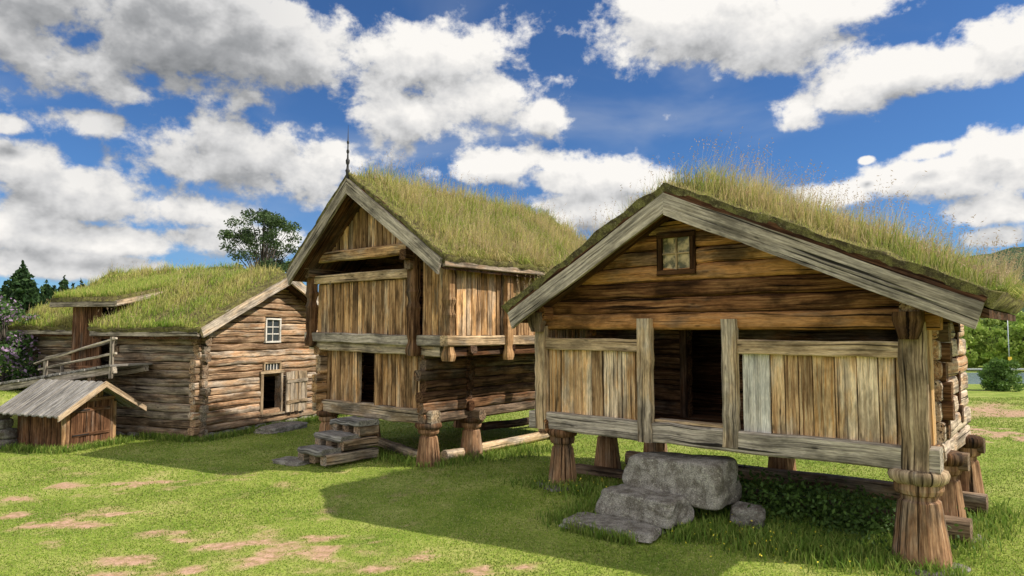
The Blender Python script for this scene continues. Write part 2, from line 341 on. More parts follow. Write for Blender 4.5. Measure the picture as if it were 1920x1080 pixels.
# ------------------------------------------------------------------ building helpers
def logs(mb,axis,a0,a1,z0,z1,c,ch,th,ext=.2,openings=(),clip=None,jit=.011,zoff=0,kind='log',back=True):
    n=max(1,round((z1-z0)/ch)); hh=(z1-z0)/n
    for k in range(n):
        zc=z0+(k+.5)*hh+zoff; lo,hi=a0,a1; e0=ext*random.uniform(.6,1.25);e1=ext*random.uniform(.6,1.25)
        if clip:
            cl=clip(zc+hh*.25)
            if cl[0]>lo: lo=cl[0];e0=0
            if cl[1]<hi: hi=cl[1];e1=0
            if hi-lo<.25: continue
        iv=[(lo-e0,hi+e1)]
        for (b0,b1,zz0,zz1) in openings:
            if zz0<zc<zz1:
                nv=[]
                for (p,q) in iv:
                    if q<=b0 or p>=b1: nv.append((p,q)); continue
                    if p<b0: nv.append((p,b0))
                    if q>b1: nv.append((b1,q))
                iv=nv
        r=random.random(); hk=random.uniform(.96,1.02)
        for (p,q) in iv:
            cc=c+random.uniform(-.02,.02); w=th*random.uniform(.92,1.06)
            P0=(p,cc,zc) if axis=='x' else (cc,p,zc); P1=(q,cc,zc) if axis=='x' else (cc,q,zc)
            mb.beam(P0,P1,w,hh*hk,ns=max(2,int((q-p)/.3)),kind=kind,jit=jit,r=min(1,max(0,r+random.uniform(-.1,.1))))
            if back:
                q0=max(p,lo)+.05; q1=min(q,hi)-.05
                if q1-q0>.1:
                    B0=(q0,c,zc) if axis=='x' else (c,q0,zc); B1=(q1,c,zc) if axis=='x' else (c,q1,zc)
                    mb.beam(B0,B1,.05,hh*1.12,r=0.)  # added dark backing strip, keeps light from leaking between the logs
def planks(mb,axis,a0,a1,z0,z1,c,w=.17,th=.035,top=None,bot=None,gap=.012,zj=.012,cj=.014):
    a=a0
    while a<a1-.02:
        ww=w*random.uniform(.72,1.3)
        if a+ww>a1-.05: ww=a1-a
        m=a+ww/2; t=(top(m) if top else z1)+random.uniform(-zj,zj); b=(bot(m) if bot else z0)+random.uniform(-zj,zj)
        cc=c+random.uniform(-cj,cj)
        if t-b>.05:
            P=lambda z,s=0:((m+s,cc,z) if axis=='x' else (cc,m+s,z))
            mb.beam(P(b),P(t,random.uniform(-.004,.004)),ww-gap if axis=='x' else th, th if axis=='x' else ww-gap,ns=5,jit=.003,bev=.12,up=(0,1,0))
        a+=ww
def line(p,q): return lambda x:p[1]+(q[1]-p[1])*(x-p[0])/(q[0]-p[0])
def turf_roof(parent,L,A,Rr,y0,y1,seed,dens,hr,wd,pal,thick=.2,deckm='dlog',bump=.09,tall=1.,over=.06,crest=0.,wind=(.12,0),rboost=1.,stalks=.10,hang=.0):
    zt=lambda x:np.where(x<A[0],L[1]+(A[1]-L[1])*(x-L[0])/(A[0]-L[0]),A[1]+(Rr[1]-A[1])*(x-A[0])/(Rr[0]-A[0]))
    mb=MB(); t0=thick; t1=thick+.09
    npl=int((y1-y0-.06)/.32)
    for i in range(npl):
        ya=y0+.03+i*(y1-y0-.06)/npl; yb=ya+(y1-y0-.06)/npl-.008; r=random.random()
        mb.prism([(L[0]+.03,L[1]-t0),(L[0]+.03,L[1]-t1),(A[0],A[1]-t1),(A[0],A[1]-t0)],ya,yb,r,(A[0]-L[0],A[1]-L[1]))
        mb.prism([(A[0],A[1]-t0),(A[0],A[1]-t1),(Rr[0]-.03,Rr[1]-t1),(Rr[0]-.03,Rr[1]-t0)],ya,yb,r,(Rr[0]-A[0],Rr[1]-A[1]))
    roof=mb.build('roof',M[deckm],parent)
    gx=np.concatenate([np.linspace(L[0]-over,A[0],int((A[0]-L[0])/.06)+2)[:-1],np.linspace(A[0],Rr[0]+over,int((Rr[0]-A[0])/.06)+2)])
    gy=np.linspace(y0,y1,int((y1-y0)/.07)+2)
    GX,GY=np.meshgrid(gx,gy)
    def nn(x,y):
        cr_=crest*sst(0,.8,np.asarray(y)-y0)*sst(0,.9,np.minimum(x-L[0],Rr[0]-x))
        return bump*(fbm(x,y,3.2,seed,4)-.35)*1.7+cr_*(.5+fbm(x,y,.9,seed+2,3))
    GZ=zt(np.clip(GX,L[0],Rr[0]))+nn(GX,GY)
    edge=np.minimum(GX-gx[0],gx[-1]-GX); GZ-=.07*np.exp(-edge/.07)
    ny,nx=GX.shape; GYj=GY.copy()
    GYj[0]+=-.02-.09*fbm(gx,gx*0,7,seed+3); GYj[-1]+=.05
    GXj=GX.copy(); GXj[:,0]-=.09*fbm(gy,gy*0,5,seed+4); GXj[:,-1]+=.09*fbm(gy,gy*0,5,seed+5)
    top=np.stack([GXj,GYj,GZ],-1); bot=top.copy(); bot[...,2]=zt(np.clip(GX,L[0],Rr[0]))-thick+.01
    bot[...,0]=np.clip(bot[...,0],L[0]+.02,Rr[0]-.02); bot[...,1]=np.clip(bot[...,1],y0+.02,y1-.02)
    V=np.concatenate([top.reshape(-1,3),bot.reshape(-1,3)]); K=nx*ny; I=np.arange(K).reshape(ny,nx)
    f=[np.stack([I[:-1,:-1],I[:-1,1:],I[1:,1:],I[1:,:-1]],-1).reshape(-1,4)]
    f.append(np.stack([I[0,1:],I[0,:-1],I[0,:-1]+K,I[0,1:]+K],-1)); f.append(np.stack([I[-1,:-1],I[-1,1:],I[-1,1:]+K,I[-1,:-1]+K],-1))
    f.append(np.stack([I[:-1,0],I[1:,0],I[1:,0]+K,I[:-1,0]+K],-1)); f.append(np.stack([I[1:,-1],I[:-1,-1],I[:-1,-1]+K,I[1:,-1]+K],-1))
    f=np.concatenate(f)
    np_mesh('turf',V,f.ravel(),np.arange(len(f))*4,np.full(len(f),4),None,M['soil'],roof,True)
    area=(Rr[0]-L[0])*(y1-y0); n=int(area*dens)
    bx=RNG.uniform(L[0]-over,Rr[0]+over,n); by=RNG.uniform(y0-.02,y1,n)
    ne=int((y1-y0)*dens*.3); bx=np.concatenate([bx,RNG.uniform(Rr[0]-.15,Rr[0]+over+.03,ne),RNG.uniform(L[0]-over-.03,L[0]+.15,ne)])
    by=np.concatenate([by,RNG.uniform(y0,y1,2*ne)])
    nf=int((Rr[0]-L[0])*dens*.18); bx=np.concatenate([bx,RNG.uniform(L[0],Rr[0],nf)]); by=np.concatenate([by,y0-.04+RNG.random(nf)*.1])
    n=len(bx)
    cl=fbm(bx,by,1.3,seed+9,4); cl2=fbm(bx,by,3.5,seed+19,3)
    keep=RNG.random(n)<.15+1.6*cl2; bx=bx[keep];by=by[keep];cl=cl[keep];cl2=cl2[keep]; n=len(bx)
    bz=zt(np.clip(bx,L[0],Rr[0]))+nn(bx,by)-.03
    rid=np.exp(-np.abs(bx-A[0])/.7); fr=np.clip((by-y0)/.5,0.2,1)
    hh=(hr[0]+(hr[1]-hr[0])*RNG.random(n)**1.8)*(.1+1.1*cl+.9*cl2)*(1+.4*rid*tall)*fr*np.where(bx>A[0],rboost,1)
    pal=np.array(pal); k=np.clip((cl*1.7-.3+RNG.normal(0,.25,n))*len(pal),0,len(pal)-1).astype(int)
    col=pal[k]*(1+RNG.uniform(-.25,.25,(n,1)))
    P=np.stack([bx,by,bz],1); tm=RNG.random(n)<stalks; tm&=fr>.5
    a_=~tm
    dr=np.where(bx>Rr[0]-.12,1.,0)-np.where(bx<L[0]+.12,1.,0); dr=dr*hang*RNG.random(n)
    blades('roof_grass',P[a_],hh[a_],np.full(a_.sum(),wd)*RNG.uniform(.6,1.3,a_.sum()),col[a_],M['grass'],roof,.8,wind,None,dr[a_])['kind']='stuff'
    nt_=tm.sum(); tips=[]; hs=np.maximum(hh[tm]*1.5,hr[1]*.5)
    sc_=np.array((.62,.49,.28))*(1+RNG.uniform(-.25,.2,(nt_,1)))
    blades('grass_stalks',P[tm],hs,np.full(nt_,wd*.5),sc_,M['grass'],roof,.4,wind,tips)['kind']='stuff'
    mid,tp=tips[0]; t=.72+.28*np.array([0,.5,1.]); Q=(mid[:,None,:]*(1-t)[None,:,None]+tp[:,None,:]*t[None,:,None]).reshape(-1,3)+RNG.normal(0,.006,(nt_*3,3))
    leaves('seed_heads',Q,np.full(len(Q),.045),np.tile(np.array((.47,.33,.20)),(len(Q),1)),M['leaf'],roof,lw=.11)['kind']='stuff'
    return roof
def barge(roof,P,Q,y0,y1,up,lo,mat,name='bargeboard'):
    mb=MB()
    s=1 if Q[0]>P[0] else -1
    n=10; top=[];bot=[]
    for i in range(n+1):
        t=i/n; x=P[0]+(Q[0]-P[0])*t; z=P[1]+(Q[1]-P[1])*t; j=random.uniform(-.010,.010) if 0<i<n else 0
        top.append((x,z+up+j)); bot.append((x-(s*.09 if i==n else 0),z+lo+(.035 if i==n else 0)+j))
    poly=top+bot[::-1]
    if s<0: poly=poly[::-1]
    mb.prism(poly[::-1],y0,y1,None,(Q[0]-P[0],Q[1]-P[1])); return mb.build(name,M[mat],roof)
def window(parent,x0,x1,z0,z1,y,nx,nz,fm='beam',bm='beam',fw=.06,gm='glass'):
    mb=MB(); mb.box(x0,x1,y+.02,y+.035,z0,z1); w=mb.build('window',M[gm],parent)
    mb=MB()
    for a,b,c,d in ((x0-fw,x1+fw,z1,z1+fw),(x0-fw,x1+fw,z0-fw,z0),(x0-fw,x0,z0,z1),(x1,x1+fw,z0,z1)): mb.box(a,b,y-.035,y+.05,c,d)
    mb.build('frame',M[fm],w); mb=MB()
    for i in range(1,nx): q=x0+(x1-x0)*i/nx; mb.box(q-.013,q+.013,y-.005,y+.018,z0,z1)
    for i in range(1,nz): q=z0+(z1-z0)*i/nz; mb.box(x0,x1,y-.003,y+.016,q-.012,q+.012)
    mb.build('glazing_bars',M[bm],w); return w
def rock(name,c,s,seed,mat='rock',p=5,amp=.09,parent=None,rz=0,n=14,sm=None,tilt=0):
    V=[];Fc=[]
    def face(ax,sg):
        b=len(V)
        for i in range(n+1):
            for j in range(n+1):
                q=[0,0,0]; q[ax]=sg; q[(ax+1)%3]=-1+2*i/n; q[(ax+2)%3]=-1+2*j/n; V.append(q)
        for i in range(n):
            for j in range(n):
                a=b+i*(n+1)+j; f=(a,a+n+1,a+n+2,a+1); Fc.append(f if sg>0 else f[::-1])
    for ax in range(3):
        face(ax,1);face(ax,-1)
    V=np.array(V,float); L=(np.abs(V)**p).sum(1)**(1/p); V=V/L[:,None]
    o=seed*3.1
    a_,b_=V[:,0]*1.3+V[:,2]*.7+o,V[:,1]*1.3-V[:,2]*.9
    d=(fbm(a_,b_,1.1,seed,3)-.5)*2; d2=(fbm(a_,b_,4.5,seed+7,3)-.5)
    V=V*(1+d[:,None]*amp*1.6+d2[:,None]*amp*.6)
    if tilt: V[:,0]*=1-.10*V[:,2]*abs(tilt); V[:,1]*=1-.12*V[:,2]*abs(tilt); V[:,2]+=tilt*.10*V[:,0]
    V=V*np.array(s)[None]/2
    ca,sa=math.cos(rz),math.sin(rz); x=V[:,0]*ca-V[:,1]*sa; y=V[:,0]*sa+V[:,1]*ca
    V=np.stack([x+c[0],y+c[1],V[:,2]+c[2]],1); f=np.array(Fc)
    return np_mesh(name,V,f.ravel(),np.arange(len(f))*4,np.full(len(f),4),None,M[mat],parent,n<9 if sm is None else sm)
def pier(parent,x,y,zt,zb,s=1.,mat='pier',cap=True):
    H=zt-zb; mb=MB(); pr=[(zb,.33),(zb+.12*H,.325),(zb+.36*H,.29),(zb+.60*H,.25),(zb+.68*H,.235),(zb+.70*H,.20),(zb+.74*H,.20),(zb+.76*H,.255),(zb+.80*H,.275),(zb+.87*H,.27)]
    mb.lathe(x,y,[(z,r*s) for z,r in pr],n=12,jit=.010*s,rot=random.random(),r=.5+random.uniform(-.2,.2))
    o=mb.build('pier',M[mat],parent)
    mb=MB(); mb.lathe(x,y,[(zb+.86*H,.27*s),(zb+.885*H,.325*s),(zb+.94*H,.345*s),(zb+.985*H,.33*s),(zb+1.0*H,.28*s)],n=14,jit=.016*s,r=.4,smooth=True); mb.build('cap',M['beam' if s>.9 else 'mlog'],o)
    return o
def wloc(e,x,y):
    a=e.rotation_euler.z; return e.location.x+x*math.cos(a)-y*math.sin(a), e.location.y+x*math.sin(a)+y*math.cos(a)
def gz(x,y): return float(terrain(x,y))
# ================================================================== A : near storehouse on piers
A=empty('storehouse',(4.75,8.05,0),R(-40),'nearest log storehouse raised on carved timber piers, turf roof, small attic window and open doorway','log storehouse')
DA=3.6; RA=3.0
mb=MB(); y=.12
while y<DA:
    mb.box(-5.5,.0,y,y+.19,1.22,1.27); y+=.2
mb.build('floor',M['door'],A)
mb=MB(); mb.beam((-5.70,-.04,1.215),(.22,-.04,1.215),.24,.29,ns=16,jit=.012); mb.build('sill_beam',M['grey'],A)
mb=MB(); mb.beam((-5.65,.02,2.84),(.26,.02,2.84),.24,.25,ns=14,kind='log',jit=.01,r=.4); mb.build('lintel_log',M['log'],A)
for (a,b,zb,zt,m_) in ((-5.55,-5.34,1.08,2.78,'rail'),(-3.62,-3.39,1.06,2.88,'rail'),(-2.31,-2.10,1.12,2.86,'beam'),(-.16,.12,.97,2.80,'beam')):
    mb=MB(); c=(a+b)/2
    mb.beam((c,-.13,zb),(c,-.13,zt),b-a,.12,ns=12,jit=.008,up=(0,1,0)); mb.build('post',M[m_],A)
for c,z in ((-.03,2.60),(-5.45,2.68)):
    mb=MB(); mb.beam((c,-.25,z),(c,-.25,z+.32),.30,.18,ns=6,up=(0,1,0),wm=lambda t:.62+.4*min(1,t*1.6),jit=.006); mb.build('carved_bracket',M['mlog'],A)
for a,b in ((-5.35,-3.61),(-2.12,-.14)):
    mb=MB(); mb.beam((a,-.09,2.49),(b,-.09,2.475),.12,.19,ns=8,jit=.008); mb.build('rail',M['rail'],A)
    mb=MB(); planks(mb,'x',a if a<-3 else -1.69,b,1.34,2.41,-.03,.205,.045)
    pn=mb.build('plank_panel',M['plank'],A)
    if a>-3:
        mb=MB(); mb.beam((-1.88,-.035,1.34),(-1.88,-.035,2.41),.36,.045,ns=4,jit=.003,up=(0,1,0)); mb.build('pale_board',M['pale'],pn,'pale whitish board beside the doorway')
mb=MB(); mb.box(-3.38,-2.32,-.10,.10,1.362,1.40); mb.build('threshold',M['rail'],A)
apx=(-2.9,4.75);le=(-5.80,3.12);re=(.80,3.12)
def clipA(z):
    zz=z+.13
    return (le[0]+(zz-le[1])/(apx[1]-le[1])*(apx[0]-le[0]), re[0]+(zz-re[1])/(apx[1]-re[1])*(apx[0]-re[0]))
mb=MB(); logs(mb,'x',-5.45,.1,2.96,4.6,.02,.225,.20,.0,[(-3.27,-2.73,3.62,4.05)],clipA); mb.build('gable_wall',M['log'],A)
window(A,-3.22,-2.78,3.59,4.06,-.09,2,2,'dlog','rail',.08)
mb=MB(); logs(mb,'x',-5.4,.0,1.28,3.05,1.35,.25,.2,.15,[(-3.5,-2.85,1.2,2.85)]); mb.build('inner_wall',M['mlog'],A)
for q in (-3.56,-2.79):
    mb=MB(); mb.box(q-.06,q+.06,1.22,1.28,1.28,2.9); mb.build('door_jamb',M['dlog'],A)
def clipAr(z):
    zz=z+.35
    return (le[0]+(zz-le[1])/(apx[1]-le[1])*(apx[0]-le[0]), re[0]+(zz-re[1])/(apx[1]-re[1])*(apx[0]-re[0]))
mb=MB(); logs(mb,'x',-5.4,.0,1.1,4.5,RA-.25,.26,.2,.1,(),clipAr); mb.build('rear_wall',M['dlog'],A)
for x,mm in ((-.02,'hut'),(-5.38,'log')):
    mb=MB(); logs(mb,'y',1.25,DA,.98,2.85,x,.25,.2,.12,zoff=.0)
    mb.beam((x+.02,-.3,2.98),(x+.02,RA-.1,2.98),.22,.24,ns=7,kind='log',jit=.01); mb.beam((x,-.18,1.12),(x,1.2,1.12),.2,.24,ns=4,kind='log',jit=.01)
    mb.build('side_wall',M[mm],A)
    mb=MB(); planks(mb,'y',-.02,1.1,1.25,2.86,x+(.0 if x>-1 else -.03),.2,.04); mb.build('gallery_side',M['plank'],A)
zbs=lambda x,y:gz(*wloc(A,x,y))-.06
for (x,y,s) in ((-.03,.02,.95),(-5.15,.05,.74),(.02,1.5,.76),(-5.2,1.5,.8),(.05,3.3,.76),(-5.2,3.3,.8),(-2.7,3.3,.8)):
    pier(A,x,y,1.10,zbs(x,y),s)
for y,z in ((1.5,.98),(3.3,.98)):
    mb=MB(); mb.beam((-5.7,y,z),(.30,y,z),.24,.22,ns=8,kind='log',jit=.012); mb.build('floor_beam',M['barn'],A)
for y in (1.5,3.3):
    mb=MB(); mb.beam((-5.6,y-.38,.16),(.34,y-.38,.2),.26,.26,ns=8,kind='log',jit=.015); mb.build('ground_sleeper',M['barn'],A)
roofpalA=[(.23,.30,.05),(.34,.39,.08),(.46,.45,.125),(.57,.48,.18),(.65,.51,.25)]
rf=turf_roof(A,le,apx,re,-.58,RA,11,1400,(.07,.42),.009,roofpalA,tall=.5,crest=.09,rboost=1.1,hang=.7,stalks=.13)
for Q in (le,re):
    sx=1 if Q is re else -1
    barge(rf,apx,Q,-.60,-.545,-.02,-.20,'dlog')
    barge(rf,apx,(Q[0]-.06*sx,Q[1]),-.665,-.603,-.13,-.44 if Q is re else -.42,'grey')
    mb=MB(); mb.beam((Q[0]-.14*sx,-.53,Q[1]-.22),(Q[0]-.14*sx,RA-.35,Q[1]-.22),.09,.10,ns=10,jit=.01,kind='log'); mb.build('eave_log',M['dlog'],rf)
for i,(x,y,s) in enumerate(((-.03,-.02,.8),(-5.15,.03,.8),(.05,1.5,.7))):
    X0,Y0=wloc(A,x,y); o=rock('pad_stone',(X0+.02,Y0-.02,gz(X0,Y0)-.02),(s,s*.9,.12),50+i,'rockd',4,.1,None,.4,12)
    tag(o,['flat stone under the nearest front pier of the storehouse','flat stone under the far front pier of the storehouse','flat stone under the second pier of the sunlit side wall'][i],'stone')
def astone(name,x,y,z,s,seed,rz,label,p=6,amp=.08,mat='rock',n=34,tilt=0):
    X0,Y0=wloc(A,x,y); o=rock(name,(X0,Y0,z),s,seed,mat,p,amp,None,R(-40)+rz,n,tilt=tilt); return tag(o,label,'stone step')
astone('stone_step',-2.98,-.08,.60,(1.42,.8,.60),21,.03,'big grey granite block, top step below the open doorway',14,.055,tilt=.5)
astone('stone_step',-3.22,-.72,.31,(1.15,.62,.34),22,-.05,'middle granite step in front of the big block',12,.065,tilt=-.5)
astone('stone_step',-3.40,-1.27,.11,(1.3,.58,.11),23,.1,'thin flat stone slab lying in grass as the lowest step',12,.05,tilt=.6)
o=astone('boulder',-2.02,-.10,.24,(.46,.42,.30),24,.3,'angular grey stone to the right of the granite block step',4,.15,n=16,mat='rockd'); o['category']='boulder'
# ================================================================== B : two-storey loft
B=empty('loft_storehouse',(-1.67,13.8,0),R(-39),'tall two-storey loft storehouse with jettied gallery, steep turf roof and spire','loft storehouse')
bl=(-3.77,4.12);ba=(-1.63,6.0);br=(1.165,4.12)
def clipB(z):
    zz=z+.2
    return (bl[0]+(zz-bl[1])/(ba[1]-bl[1])*(ba[0]-bl[0]), br[0]+(zz-br[1])/(ba[1]-br[1])*(ba[0]-br[0]))
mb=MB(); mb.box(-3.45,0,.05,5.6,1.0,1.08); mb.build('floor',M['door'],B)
mb=MB(); mb.beam((-3.72,-.02,.99),(.22,-.02,.97),.26,.29,ns=10,jit=.01); mb.build('sill_beam',M['beam'],B)
for a,b in ((-3.38,-2.25),(-1.42,-.1)):
    mb=MB(); planks(mb,'x',a,b,1.12,2.26,-.0,.17,.04); mb.build('plank_panel',M['loft'],B)
for c,w_ in ((-3.45,.18),(-2.19,.16),(-1.46,.16),(-.06,.17)):
    mb=MB(); mb.beam((c,-.06,1.05),(c,-.06,2.3),w_,.14,ns=5,jit=.005,up=(0,1,0)); mb.build('post',M['loft'],B)
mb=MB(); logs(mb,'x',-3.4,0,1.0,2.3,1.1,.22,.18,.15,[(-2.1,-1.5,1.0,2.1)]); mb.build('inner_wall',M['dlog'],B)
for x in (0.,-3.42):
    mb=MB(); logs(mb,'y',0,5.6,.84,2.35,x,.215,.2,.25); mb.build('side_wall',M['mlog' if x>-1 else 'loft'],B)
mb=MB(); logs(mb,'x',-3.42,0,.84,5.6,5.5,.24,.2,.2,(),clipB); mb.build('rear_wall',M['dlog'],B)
for yv,z in ((1.2,.95),(4.5,.85)):
    mb=MB(); mb.beam((-3.6,yv,z),(.38,yv,z),.22,.22,ns=6,kind='log',jit=.01); mb.build('floor_beam',M['barn'],B)
mb=MB(); y=-.1
while y<5.6: mb.box(-3.55,.82,y,y+.21,2.50,2.56); y+=.22
mb.build('gallery_floor',M['dlog'],B)
for (z,h_,yy_,m_,x1) in ((2.50,.21,-.26,'grey',.92),(2.30,.20,-.14,'beam',.55)):
    mb=MB(); mb.beam((-3.75,yy_,z+.06),(x1,yy_,z),.2,h_,ns=10,jit=.012); mb.build('gallery_beam',M[m_],B)
mb=MB(); mb.beam((.86,-.45,2.5),(.86,5.7,2.5),.2,.2,ns=10,jit=.01); mb.build('gallery_beam',M['rail'],B)
mb=MB(); mb.beam((.80,-.3,2.29),(.80,5.7,2.29),.14,.18,ns=10,jit=.01); mb.build('gallery_beam',M['dlog'],B)
for yv in (.3,1.5,2.9,4.3):
    mb=MB(); mb.beam((-.1,yv,2.25),(.95,yv,2.36),.18,.2,ns=3,kind='log',jit=.01); mb.build('cantilever_beam',M['dlog'],B)
def carv(t): return 1+.20*math.sin(t*34)*(1 if (t<.2 or .42<t<.6 or t>.85) else .1)
for (c,w_,yv,z0,z1) in ((-3.58,.24,-.3,2.35,4.4),(-.1,.24,-.34,2.2,4.36),(.84,.2,-.3,2.12,4.1)):
    mb=MB(); mb.beam((c,yv,z0),(c,yv,z1),w_,.17,ns=34,jit=.003,up=(0,1,0),wm=carv); mb.build('carved_post',M['mlog' if c<.5 else 'loft'],B)
for yv in (1.35,2.9,4.4):
    mb=MB(); mb.beam((.96,yv,2.1),(.96,yv,4.0),.12,.2,ns=34,jit=.003,up=(0,1,0),wm=carv); mb.build('carved_post',M['loft'],B)
mb=MB(); planks(mb,'x',-3.46,-.2,2.6,3.76,-.2,.15,.035); mb.build('plank_panel',M['loft'],B)
mb=MB(); planks(mb,'x',.02,.76,2.58,4.2,-.2,.15,.035); mb.build('plank_panel',M['loft'],B)
mb=MB(); mb.beam((-3.5,-.27,3.87),(-.15,-.27,3.86),.13,.19,ns=8,jit=.006); mb.build('rail',M['rail'],B)
mb=MB(); mb.beam((-3.75,-.28,4.37),(-.3,-.28,4.36),.2,.24,ns=8,jit=.008,kind='log',r=.7); mb.build('lintel_log',M['loft'],B)
mb=MB(); planks(mb,'x',-3.15,.6,4.45,5,-.2,.17,.035,top=lambda x:(line(bl,ba)(x) if x<ba[0] else line(ba,br)(x))-.26); mb.build('gable_wall',M['loft'],B)
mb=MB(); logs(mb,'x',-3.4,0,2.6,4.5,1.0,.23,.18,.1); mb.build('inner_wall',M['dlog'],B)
mb=MB(); planks(mb,'y',-.1,5.6,2.6,4.1,.85,.155,.035,zj=.015); mb.build('gallery_side',M['loft'],B)
mb=MB(); planks(mb,'y',-.1,5.6,2.5,4.2,-3.58,.17,.035); mb.build('gallery_side',M['loft'],B)
for x in (-3.5,-.12,.8):
    for (a,b,z,w_) in ((-.62,.9,4.2,.22),(-.5,.3,4.0,.2)):
        mb=MB(); mb.beam((x,a,z),(x,b,z),w_-.02,w_,ns=4,kind='log',jit=.01); mb.build('plate_log',M['mlog'],B)
for (x,y) in ((.0,.0),(-3.3,0),(.03,1.25),(-3.3,1.25),(.0,4.5),(-3.3,4.5)):
    pier(B,x,y,.87,gz(*wloc(B,x,y))-.05,.78)
roofpalB=[(.26,.34,.05),(.37,.43,.08),(.48,.48,.13),(.58,.51,.18),(.66,.53,.25)]
rf=turf_roof(B,bl,ba,br,-.78,6.3,31,1250,(.07,.38),.011,roofpalB,tall=.6,hang=.9)
for Q in (bl,br):
    barge(rf,ba,Q,-.80,-.75,-.0,-.2,'dlog'); barge(rf,ba,Q,-.865,-.803,-.10,-.42,'grey'); barge(rf,ba,Q,6.3,6.36,0,-.35,'grey')
    sx=1 if Q is br else -1
    mb=MB(); mb.beam((Q[0]-.02*sx,-.76,Q[1]-.17),(Q[0]-.02*sx,6.3,Q[1]-.17),.1,.12,ns=10,jit=.01,kind='log'); mb.build('eave_log',M['barn'],rf)
mb=MB(); X0=ba[0]; z=5.82
mb.lathe(X0,-.83,[(q+z,r*.72) for q,r in ((0,.05),(.2,.05),(.24,.07),(.28,.04),(.36,.03),(.40,.055),(.46,.06),(.50,.03),(.60,.022),(.63,.042),(.67,.042),(.70,.02),(.80,.018),(.83,.034),(.86,.034),(.89,.015),(1.22,.003))],n=8,jit=0,smooth=True)
mb.build('spire',M['iron'],B)
S=empty('timber_stair',(*wloc(B,-1.80,-.82),0),R(-39),'weathered three-step timber stair leading to the loft storehouse doorway','stair')
for i,(y0,y1,z) in enumerate(((.12,.66,.77),(-.30,.20,.52),(-.70,-.22,.28))):
    mb=MB(); mb.beam((-.48+i*.02,(y0+y1)/2,z),(.50-i*.05,(y0+y1)/2,z+.015),(y1-y0),.12,ns=6,jit=.02,bev=.25); mb.build('tread',M['roofboard'],S)
for x in (-.38,0,.38):
    for i,(a,b,z) in enumerate(((.65,.16,.64),(.65,-.24,.40),(.65,-.64,.16))):
        mb=MB(); mb.beam((x,a,z),(x,b,z),.2,.2,ns=3,jit=.008); mb.build('support_timber',M['barn'],S)
sx_,sy_=gp(548,868); o=rock('stone_slab',(sx_,sy_,.03),(.75,.5,.1),77,'rock',6,.08,None,-.5,16); tag(o,'flat stone slab at the foot of the timber stair','stone slab')
def ground_log(p,q,w,label,z=.12,m='beam'):
    a=gp(*p);b=gp(*q)
    mb=MB(); mb.beam((a[0],a[1],z+gz(*a)),(b[0],b[1],z+gz(*b)),w,w,ns=8,kind='log',jit=.012,ex=.75); o=mb.build('ground_log',M[m]); tag(o,label,'log')
ground_log((832,868),(1032,822),.2,'long pale log lying under the side gallery of the loft storehouse',.12,'rail')
ground_log((712,838),(790,868),.2,'grey log lying between the timber stair and the corner pier')
ground_log((905,815),(1020,800),.2,'dark log lying in shade deep under the loft storehouse',.2,'dlog')
# ================================================================== C : log hut with gable to the right
Cc=empty('log_cabin',(-7.75,17.1,0),R(68),'sunlit log cabin with turf roof, white-barred gable window and open plank door','log cabin')
cl_=(-.5,2.78);ca=(2.7,4.32);cr=(5.9,2.78)
def clipC(z):
    zz=z+.16
    return (cl_[0]+(zz-cl_[1])/(ca[1]-cl_[1])*(ca[0]-cl_[0]), cr[0]+(zz-cr[1])/(ca[1]-cr[1])*(ca[0]-cr[0]))
mb=MB(); logs(mb,'x',0,5.4,.14,4.2,0,.185,.2,.22,[(2.08,2.78,.42,1.50),(2.10,2.75,2.36,3.04),(2.1,2.75,1.58,1.80)],clipC,jit=.016); mb.build('gable_wall',M['hut'],Cc)
for x in (0,5.4):
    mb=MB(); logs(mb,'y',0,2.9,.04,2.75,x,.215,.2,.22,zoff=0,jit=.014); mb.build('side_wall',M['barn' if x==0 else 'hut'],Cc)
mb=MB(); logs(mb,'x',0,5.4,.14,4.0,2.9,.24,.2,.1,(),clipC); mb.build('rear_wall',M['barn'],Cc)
window(Cc,2.16,2.68,2.41,3.0,-.10,2,3,'white','white',.05,'dglass'); window(Cc,2.12,2.73,1.60,1.78,-.10,5,1,'rail','white',.04,'dglass')
for q in ((1.98,2.08,-.13,.1,.4,1.5),(2.78,2.86,-.13,.1,.4,1.5),(1.95,2.9,-.14,.1,1.5,1.57),(1.95,2.9,-.2,.12,.34,.4)):
    mb=MB(); mb.box(*q); mb.build('door_frame',M['beam'],Cc)
mb=MB(); planks(mb,'x',2.88,3.82,.36,1.52,-.2,.19,.04); dc=mb.build('door',M['beam'],Cc)
for z in (.6,1.2):
    mb=MB(); mb.box(2.9,3.8,-.255,-.225,z,z+.1); mb.build('door_batten',M['beam'],dc)
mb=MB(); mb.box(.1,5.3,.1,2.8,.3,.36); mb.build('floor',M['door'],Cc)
for i in range(9):
    rock('foundation_stone',(.2+i*.62,-.02,.03),(.55,.34,.24),300+i,'rock',3,.12,Cc,0,8)
for i in range(5): rock('foundation_stone',(.0,.3+i*.6,.0),(.34,.55,.2),320+i,'rock',3,.12,Cc,0,8)
roofpalC=[(.21,.32,.04),(.30,.40,.06),(.39,.45,.085),(.48,.47,.12),(.56,.49,.17)]
rf=turf_roof(Cc,cl_,ca,cr,-.42,3.3,51,950,(.06,.25),.015,roofpalC,tall=.4,stalks=.05,crest=.06)
for Q in (cl_,cr):
    barge(rf,ca,Q,-.50,-.43,-.02,-.28,'barge'); barge(rf,ca,Q,-.425,-.39,.0,-.1,'grey')
mb=MB(); mb.beam((-.5,-.42,2.63),(-.5,3.3,2.63),.1,.14,ns=6,jit=.01); mb.build('eave_board',M['grey'],rf)
